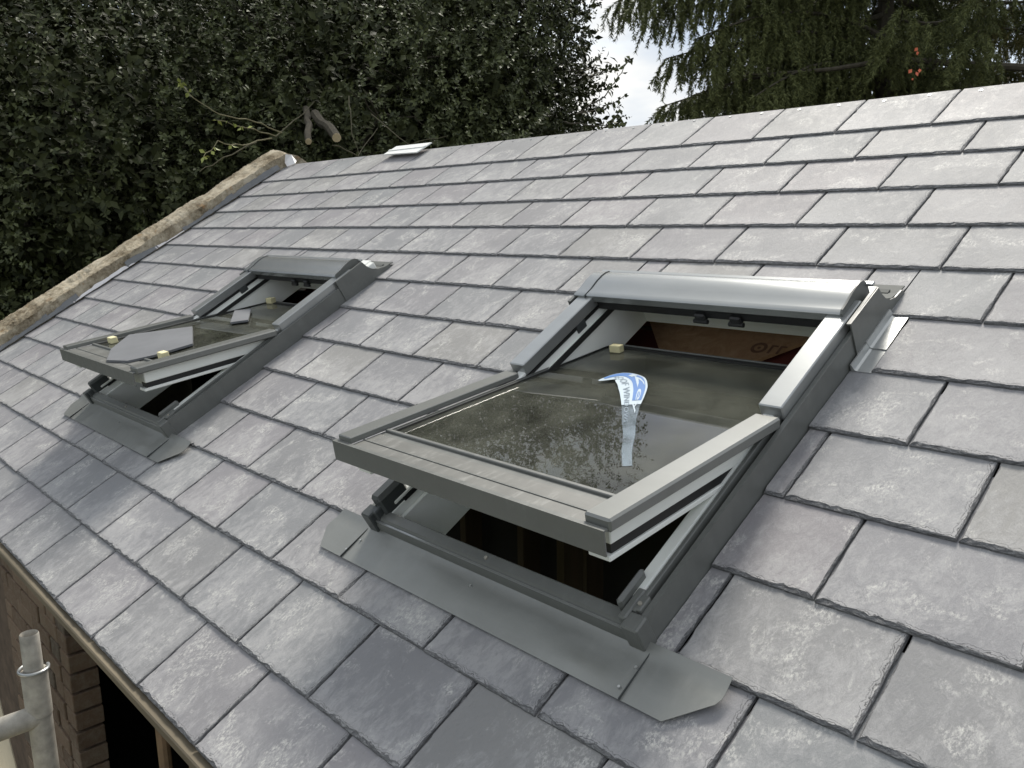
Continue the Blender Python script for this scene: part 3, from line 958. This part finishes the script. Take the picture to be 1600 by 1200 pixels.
# stepped flashing pieces at its foot
leadm = mat_metal('lead_flashing', (.16, .165, .17), .5, .15)
silv = mat_plain('crumpled_white_flashing', (.74, .72, .72), .35, .06, 30, .4, .004)
for k in range(15):
    v1 = (k + .15) * EX + random.uniform(-.02, .02); L = EX + .03
    bright = k in (4, 6, 7, 11)
    fl_ = MB()
    n = 10
    for o_ in (0, .0015):
        for i in range(n + 1):
            t = i / n; v = v1 + L * t
            wv = random.uniform(-.003, .003)
            hh = .038 + .010 * math.sin(t * 3.0 + k) + random.uniform(-.004, .004) - (.018 if bright else 0)
            fl_.v += [(-4.592 + wv * .4 + o_, -v, hh), (-4.583 + wv + o_, -v, .018), (-4.574 + wv * 1.6, -v, .0135 + o_)]
    K = 3 * (n + 1)
    for i in range(n):
        for j in range(2):
            a = 3 * i + j; fl_.f += [(a, a + 3, a + 4, a + 1), (K + a, K + a + 1, K + a + 4, K + a + 3)]; fl_.mi += [0, 0]
    fo = fl_.build('flashing', silv if bright else leadm, par, mat=RM, label='bright crumpled white flashing' if bright else None)
cf = MB()
cf.add([(-4.60, .085, .02), (-4.585, .03, .030), (-4.55, .012, .006), (-4.49, .045, .008), (-4.55, .085, .055), (-4.51, .075, .012), (-4.575, .06, .075)],
       [(0, 1, 6), (1, 2, 3), (1, 3, 4), (3, 5, 4), (0, 6, 4), (1, 4, 6)])
cf.build('crumpled_foil', silv, par, mat=RM)

# ------------------------------------------------------------------ scaffold
sf = empty('scaffold', 'grey steel scaffold upright with a transom tube standing by the eaves', 'scaffold')
px_, py_ = -1.178, -2.53
pz = 2.705
up = MB(); up.tube([(px_ + .0, py_, 0), (px_, py_, pz)], .0242, 20)
up.build('upright', M['steel'], sf, 'angle')
cl = MB(); cl.tube([(px_, py_, pz - .10), (px_, py_, pz + .002)], .0262, 20); cl.build('collar', M['steel'], sf, 'angle')
spg = MB()
n = 20
zz = [pz - .02, pz + .085, pz + .088, pz + .082, pz + .02]
rad = [.0195, .0192, .0178, .0160, .0160]
for z, r_ in zip(zz, rad):
    for k in range(n): spg.v.append((px_ + r_ * math.cos(2 * math.pi * k / n), py_ + r_ * math.sin(2 * math.pi * k / n), z))
for i in range(len(zz) - 1):
    for k in range(n): spg.f.append((i * n + k, i * n + (k + 1) % n, (i + 1) * n + (k + 1) % n, (i + 1) * n + k)); spg.mi.append(0)
spg.f.append(tuple((len(zz) - 1) * n + k for k in range(n))); spg.mi.append(0)
spg.build('spigot', M['steel'], sf, 'angle')
rg = MB()
rp = [(px_ + .0285 * math.cos(t), py_ + .0285 * math.sin(t), pz + .006) for t in np.linspace(R(-200), R(95), 22)]
rg.tube(rp, .0035, 8); rg.build('locking_ring', M['clad_light'], sf, 'angle')
tt = MB(); tt.tube([(px_, py_, pz - .105), (px_ - .02, py_ - 1.3, pz - .105)], .0242, 20); tt.build('transom', M['steel'], sf, 'angle')
bd = MB(); bd.box(-.115, .115, -1.2, 1.2, 0, .038, .003)
bd.build('scaffold_board', M['board'], None, label='pale timber scaffold board beside the scaffold upright', cat='scaffold board',
         mat=Matrix.Translation((-1.45, -2.653, 2.262)) @ Matrix.Rotation(R(83), 4, 'Z'))

# ------------------------------------------------------------------ trees
def np_mesh(name, V, F, mat, loop_n=3):
    me = bpy.data.meshes.new(name)
    V = np.asarray(V, np.float32); F = np.asarray(F, np.int32)
    me.vertices.add(len(V)); me.vertices.foreach_set('co', V.ravel())
    me.loops.add(F.size); me.loops.foreach_set('vertex_index', F.ravel())
    me.polygons.add(len(F))
    me.polygons.foreach_set('loop_start', np.arange(0, F.size, loop_n, dtype=np.int32))
    me.polygons.foreach_set('loop_total', np.full(len(F), loop_n, np.int32))
    me.materials.append(mat); me.update(calc_edges=True); me.validate()
    return me

def norm(a): return a / (np.linalg.norm(a, axis=-1, keepdims=True) + 1e-9)
def frames(d):
    ref = rng.normal(size=d.shape); s = norm(np.cross(d, ref)); return s, np.cross(s, d)

def leaves(pos, dirn, nrm, length, width):
    """folded leaves: base, two shoulders, two mids, tip; 4 quads -> tris"""
    side = norm(np.cross(dirn, nrm)); L = length[:, None]; Wd = width[:, None]
    cup = nrm * L * .10
    b = pos; t = pos + dirn * L - cup * .8
    m = pos + dirn * L * .5 + 0 * nrm
    l = m + side * Wd * .5 + cup; r = m - side * Wd * .5 + cup
    V = np.stack([b, l, t, r, m], 1).reshape(-1, 3)
    n = len(pos); o = (np.arange(n) * 5)[:, None]
    F = np.concatenate([o + np.array([[0, 4, 1]]), o + np.array([[1, 4, 2]]), o + np.array([[2, 4, 3]]), o + np.array([[3, 4, 0]])])
    return V, F

def lump(p, seed):
    # cheap smooth pseudo-noise from a few sines
    r = np.random.default_rng(seed); s = 0
    for k in range(6):
        w = r.normal(size=3) * (1.1 + .7 * k); s = s + np.sin(p @ w + r.uniform(0, 6.28)) / (1 + .5 * k)
    return s / 2.6

def leafy_crown(name, parent, centre, rad, n_sprig, leaf_len, mat, seed, shell=.45, cutoff=-.35, bias=(0, 0, 0)):
    c = np.array(centre); rad = np.array(rad)
    d = norm(rng.normal(size=(n_sprig, 3)))
    rr_ = shell + (1 - shell) * rng.random(n_sprig) ** .55
    mod = 1 + .17 * lump(d * 2.2, seed)
    p = c + d * rad * (rr_ * mod)[:, None]
    keep = lump(p * 1.6, seed + 5) > cutoff
    p, d = p[keep], d[keep]
    n = len(p)
    tw = norm(d + rng.normal(size=(n, 3)) * .6 + np.array([0, 0, .25]) + np.array(bias))
    K = 9
    s, u = frames(tw)
    ang = rng.uniform(0, 6.28, n)[:, None] + np.arange(K)[None] * 2.4
    along = np.linspace(0, 1, K)[None] * leaf_len * 2.6 * rng.uniform(.7, 1.2, (n, 1))
    base = p[:, None] + tw[:, None] * along[..., None]
    out = s[:, None] * np.cos(ang)[..., None] + u[:, None] * np.sin(ang)[..., None]
    ld = norm(out + tw[:, None] * (.45 + .5 * np.linspace(0, 1, K)[None, :, None]) + rng.normal(size=(n, K, 3)) * .25 - np.array([0, 0, .15]))
    nr = norm(np.cross(ld, np.cross(tw[:, None] + 0 * ld, ld)) + rng.normal(size=ld.shape) * .25)
    ln = leaf_len * rng.uniform(.6, 1.2, (n, K))
    V, F = leaves(base.reshape(-1, 3), ld.reshape(-1, 3), nr.reshape(-1, 3), ln.ravel(), (ln * rng.uniform(.42, .58, (n, K))).ravel())
    return link(name, np_mesh(name, V, F, mat), parent)

def limb(mb, a, b, r0, r1, wig=.15, n=9, seed=0):
    r = random.Random(seed); a, b = Vector(a), Vector(b); L = (b - a).length
    pts = []
    for i in range(n + 1):
        t = i / n
        pts.append(a.lerp(b, t) + Vector([r.uniform(-1, 1) * wig * L * .12 for _ in range(3)]) * (1 if 0 < i < n else 0))
    mb.tube(pts, [r0 + (r1 - r0) * i / n for i in range(n + 1)], 8)
    return pts

def holly(x, y, rad, cz, label, n, seed, base_r=.16, leaf=.050, mat='holly', cut=-.12, bias=(.3, -.5, 0)):
    t = empty('holly_tree', label, 'tree', 'dark evergreen broadleaf trees behind the gable', mat=Matrix.Translation((x, y, 0)))
    tk = MB(); limb(tk, (0, 0, 0), (0, 0, cz + rad[2] * .3), base_r, base_r * .45, .2, 10, seed)
    r = random.Random(seed)
    for k in range(34):
        a = r.uniform(0, 6.28); z0 = r.uniform(1.0, cz + rad[2] * .2)
        e = Vector((math.cos(a) * rad[0] * r.uniform(.55, .95), math.sin(a) * rad[1] * r.uniform(.55, .95), z0 + r.uniform(.1, 1.2)))
        pts = limb(tk, (0, 0, z0), e, .035, .007, .5, 7, seed * 100 + k)
        for q in range(3):
            o_ = pts[r.randint(2, 6)]
            limb(tk, o_, o_ + Vector((r.uniform(-1, 1), r.uniform(-1, 1), r.uniform(-.4, .7))) * .7, .010, .003, .6, 5, seed * 999 + k * 7 + q)
    tk.build('trunk', M['bark'], t)
    leafy_crown('crown', t, (0, 0, cz), rad, n, leaf, M[mat], seed, cutoff=cut, bias=bias)
    leafy_crown('inner_crown', t, (0, 0, cz), [q * .80 for q in rad], int(4.2 * rad[0] * rad[2] * 95), .105, M['holly_inner_far'], seed + 50, shell=.0, cutoff=-9)  # filler leaves inside the crown, coloured darker for the inner shade
    return t

h1 = holly(-9.6, 0.2, (3.6, 3.4, 4.8), 3.6, 'broad dark evergreen tree behind the lower end of the gable parapet', 19000, 11)
h2 = holly(-7.3, 2.6, (2.35, 2.4, 3.9), 4.0, 'dark evergreen tree with sawn limbs directly behind the parapet peak', 17000, 12)
h3 = holly(-6.42, 3.75, (1.0, 1.5, 3.6), 4.8, 'dark evergreen tree edging the gap of sky, leafy sprays against the light', 8500, 13, .10)
h4 = holly(-12.6, 5.4, (4.2, 4.2, 6.0), 4.8, 'tall evergreen tree standing farthest back behind the gable trees', 7000, 14, .2, .12, 'holly_inner_far', -.8)
h5 = holly(-11.6, 7.0, (2.8, 3.0, 4.8), 3.6, 'dark evergreen tree in the second row behind the peak of the parapet', 5000, 15, .2, .12, 'holly_inner_far', -.7)

h7 = holly(-17.0, 4.0, (5.5, 5.0, 6.5), 5.4, 'tallest evergreen mass rising behind everything at the far end', 8000, 17, .2, .12, 'holly_inner_far', -.9)
h8 = holly(-15.5, -2.5, (5.0, 4.5, 6.0), 4.6, 'evergreen mass behind the lowest gable tree', 8000, 18, .2, .12, 'holly_inner_far', -.9)
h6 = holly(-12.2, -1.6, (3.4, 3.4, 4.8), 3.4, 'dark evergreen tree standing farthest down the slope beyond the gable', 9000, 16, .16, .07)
# sawn limbs on the tree by the peak
def on_tree(tree, p): return tuple(Vector(p) - Vector(tree.location))
def pix(x, y, dist):
    """place something by bearing: returns the world point at this distance along a direction from where the builder stands"""
    m = cam.matrix_world
    d = Vector(((x - 800) / 1314.8, -(y - 600) / 1314.8, -1)).normalized()
    return m.translation + (m.to_3x3() @ d) * dist

for (a, b, r0) in (((492, 178, 7.6), (526, 215, 6.7), .036), ((478, 170, 7.8), (482, 221, 6.9), .026)):
    p, q = pix(*a), pix(*b)
    lb_ = MB(); pts = limb(lb_, on_tree(h2, p), on_tree(h2, q), r0 * 1.1, r0, .25, 6, 3)
    o = lb_.build('sawn_limb', M['bark'], h2, 'angle')
    d = (pts[-1] - pts[-2]).normalized()
    e = MB(); e.tube([pts[-1] - d * .004, pts[-1] + d * .004], r0 * .93, 12); e.build('cut_face', M['cut'], o)
# bare pale twigs sweeping over the parapet
def twig_set(tree, lines, name, mat, rad, leafmat=None, nleaf=0, ll=.05):
    for li, line in enumerate(lines):
        mb = MB(); P_ = [Vector(on_tree(tree, pix(*p))) for p in line]
        sm_ = []
        for i in range(len(P_) - 1):
            for k in range(4):
                j = Vector([random.uniform(-1, 1) * .01 for _ in range(3)]); sm_.append(P_[i].lerp(P_[i + 1], k / 4) + j)
        sm_.append(P_[-1])
        mb.tube(sm_, [rad * (1 - .6 * i / len(sm_)) for i in range(len(sm_))], 6)
        o = mb.build(name, mat, tree)
        if leafmat and nleaf:
            n = nleaf; pos = np.array([tuple(sm_[random.randint(len(sm_) // 2, len(sm_) - 1)]) for _ in range(n)])
            d = norm(rng.normal(size=(n, 3)) + np.array([0, 0, -.6])); nr = norm(rng.normal(size=(n, 3)))
            V, F = leaves(pos, d, nr, np.full(n, ll) * rng.uniform(.6, 1.1, n), np.full(n, ll * .55))
            link('leaves', np_mesh('leaves', V, F, leafmat), o)
twig_set(h2, [[(440, 208, 6.6), (400, 190, 6.5), (345, 180, 6.3), (300, 153, 6.2), (282, 130, 6.2)],
              [(430, 212, 6.6), (385, 200, 6.4), (340, 188, 6.3)],
              [(425, 216, 6.6), (380, 228, 6.4), (340, 222, 6.2), (318, 245, 6.1)]], 'bare_twig', M['twig'], .0055, M['yellow'], 9)
twig_set(h2, [[(430, 212, 6.7), (470, 182, 6.9), (491, 158, 7.0)], [(400, 222, 6.4), (350, 248, 6.2), (312, 268, 6.1)],
              [(580, 180, 7.2), (640, 225, 7.0), (700, 212, 7.0)], [(545, 150, 7.2), (548, 200, 7.0), (560, 240, 6.9)],
              [(520, 225, 6.8), (560, 245, 6.8), (590, 200, 7.1)]], 'bare_twig', M['twigd'], .005)
twig_set(h3, [[(905, 175, 7.4), (945, 150, 7.3), (965, 120, 7.2), (985, 92, 7.2)], [(900, 180, 7.4), (940, 170, 7.3), (975, 150, 7.3)],
              [(930, 205, 7.2), (955, 195, 7.2), (968, 170, 7.2)], [(920, 120, 7.4), (945, 110, 7.4), (965, 105, 7.3)], [(880, 190, 7.4), (930, 195, 7.3), (975, 192, 7.2)]],
         'leafy_spray', M['bark'], .006, M['holly'], 26, .052)

# spruces: limbs with drooping side shoots clothed in needles
def spruce(x, y, label, seed, h, rlen, limbs, zlo, mat, trunk_r=.17, az_c=None, az_w=3.1416, dens=1.0, extra=()):
    t = empty('spruce_tree', label, 'tree', 'drooping spruces behind the ridge', mat=Matrix.Translation((x, y, 0)))
    r = random.Random(seed)
    tk = MB(); limb(tk, (0, 0, 0), (0, 0, h), trunk_r, .03, .05, 12, seed)
    B, D, Lg = [], [], []
    for k in range(limbs + len(extra)):
        z0 = zlo + (h - zlo) * ((k + .5) / limbs) ** 1.1
        a = r.uniform(0, 6.283) if az_c is None else az_c + r.uniform(-az_w, az_w)
        L = rlen * (1 - .62 * (z0 - zlo) / (h - zlo)) * r.uniform(.75, 1.1)
        pts = []
        for i in range(9):
            q = i / 8
            dz = -.10 * L * math.sin(q * 2.6) * 1.0 + .12 * L * max(0, q - .7) * 1.4
            pts.append(Vector((math.cos(a + .12 * math.sin(q * 3 + k)) * L * q, math.sin(a + .12 * math.sin(q * 3 + k)) * L * q, z0 + dz - .06 * L * q)))
        if k >= limbs:
            e0, e1 = [Vector(q_) - t.location for q_ in extra[k - limbs]]; L = (e1 - e0).length
            pts = [e0.lerp(e1, i / 8) + Vector((0, 0, .10 * L * math.sin(i / 8 * 3.14))) for i in range(9)]
        tk.tube(pts, [.030 * (1 - .85 * i / 8) for i in range(9)], 6)
        nsh = int(L * 19 * dens)
        for s_ in range(nsh):
            q = .12 + .88 * (s_ + r.random()) / nsh; i = min(int(q * 8), 7); p = pts[i].lerp(pts[i + 1], q * 8 - i)
            ax = (pts[i + 1] - pts[i]).normalized(); sd_ = ax.cross(Vector((0, 0, 1))).normalized() * (1 if s_ % 2 else -1)
            d0 = (ax * .55 + sd_ * .75 * r.uniform(.4, 1.1) + Vector((0, 0, r.uniform(-.5, .12)))).normalized()
            sl_ = r.uniform(.22, .55) * (1.15 - .5 * q)
            nseg = 7; cur = p.copy(); d = d0.copy()
            for m_ in range(nseg):
                nd = (d + Vector((0, 0, -.20 - .05 * m_))).normalized()
                B.append(tuple(cur)); D.append(tuple(nd)); Lg.append(sl_ / nseg)
                cur = cur + nd * sl_ / nseg; d = nd
                if m_ in (1, 3, 5) and r.random() < .75:
                    c2 = cur.copy(); d2 = (nd + Vector((r.uniform(-.9, .9), r.uniform(-.9, .9), -.35))).normalized()
                    for _ in range(4):
                        B.append(tuple(c2)); D.append(tuple(d2)); Lg.append(sl_ * .11)
                        c2 = c2 + d2 * sl_ * .11; d2 = (d2 + Vector((0, 0, -.3))).normalized()
    tk.build('trunk', M['bark'], t)
    B, D, Lg = np.array(B), np.array(D), np.array(Lg)
    K = 13
    n = len(B); s, u = frames(D)
    ang = rng.uniform(0, 6.28, (n, K)); al = rng.random((n, K)) * Lg[:, None]
    base = B[:, None] + D[:, None] * al[..., None]
    out = s[:, None] * np.cos(ang)[..., None] + u[:, None] * np.sin(ang)[..., None]
    nd = norm(out * .75 + D[:, None] * .75); ln = rng.uniform(.024, .046, (n, K))
    sd_ = norm(np.cross(nd, rng.normal(size=nd.shape))) * .0042
    tip = base + nd * ln[..., None]
    V = np.stack([base - sd_, base + sd_, tip], 2).reshape(-1, 3)
    F = np.arange(len(V)).reshape(-1, 3)
    print(label, 'needles', len(F))
    link('crown', np_mesh('crown', V, F, mat), t)
    return t

EXTRA = [(pix(1200, -90, 9.0), pix(965, 2, 7.8)), (pix(1250, -60, 9.0), pix(1020, 22, 7.8)), (pix(1330, -60, 9.2), pix(1000, -5, 7.6)), (pix(1385, 60, 9.4), pix(1085, 62, 7.8)), (pix(1385, 130, 9.4), pix(1040, 92, 7.8)), (pix(1385, 185, 9.4), pix(1030, 168, 7.8)),
         (pix(1385, -20, 9.4), pix(1065, 20, 7.9)), (pix(1385, 170, 9.4), pix(1080, 150, 7.8)), (pix(1385, 90, 9.4), pix(1110, 90, 7.8)), (pix(1385, 0, 9.4), pix(1130, 30, 8.2)), (pix(1385, 120, 9.4), pix(1180, 150, 7.8))]
s1 = spruce(-3.1, 5.8, 'spruce with a long bare limb and drooping shoots, nearest the ridge', 21, 8.5, 2.7, 130, 1.6, M['needle'], dens=2.0, extra=EXTRA)
s2 = spruce(-1.2, 7.4, 'spruce with olive drooping curtains behind the ridge slates', 22, 8.8, 3.4, 110, 1.5, M['needle_brown'], dens=1.3)
s3 = spruce(-4.2, 9.6, 'smaller dark spruce beyond the sky gap, set back from the others', 23, 7.2, 2.4, 60, 1.6, M['needle'], dens=1.2)
s4 = spruce(-5.4, 8.2, 'slim dark spruce at the right of the sky gap, standing farthest back', 24, 6.6, 1.6, 60, 1.6, M['needle'], dens=2.0)
lm_ = MB(); pts = [Vector(on_tree(s1, pix(*p))) for p in ((1640, 108, 8.9), (1500, 100, 8.8), (1400, 92, 8.6), (1300, 108, 8.4), (1200, 116, 8.2), (1130, 116, 8.0), (1080, 124, 8.0))]
lm_.tube(pts, [.034, .030, .024, .018, .012, .008, .004], 8); lm_.build('limb', M['bark'], s1, 'angle')
for k, (x, y, d, sx_) in enumerate(((1433, 80, 7.2, .03), (1434, 74, 7.2, .032), (1425, 108, 7.2, .035), (1431, 112, 7.2, .035), (1437, 107, 7.2, .03), (1425, 122, 7.2, .018))):
    p = np.array([on_tree(s1, pix(x, y, d))]); V, F = leaves(p, norm(rng.normal(size=(1, 3)) * .4 + np.array([[0, 0, -1]])), norm(np.array([[.6, -.7, .2]]) + rng.normal(size=(1, 3)) * .2), np.array([sx_]), np.array([sx_ * .9]))
    link('withered_leaf', np_mesh('withered_leaf', V, F, M['orange']), s1)
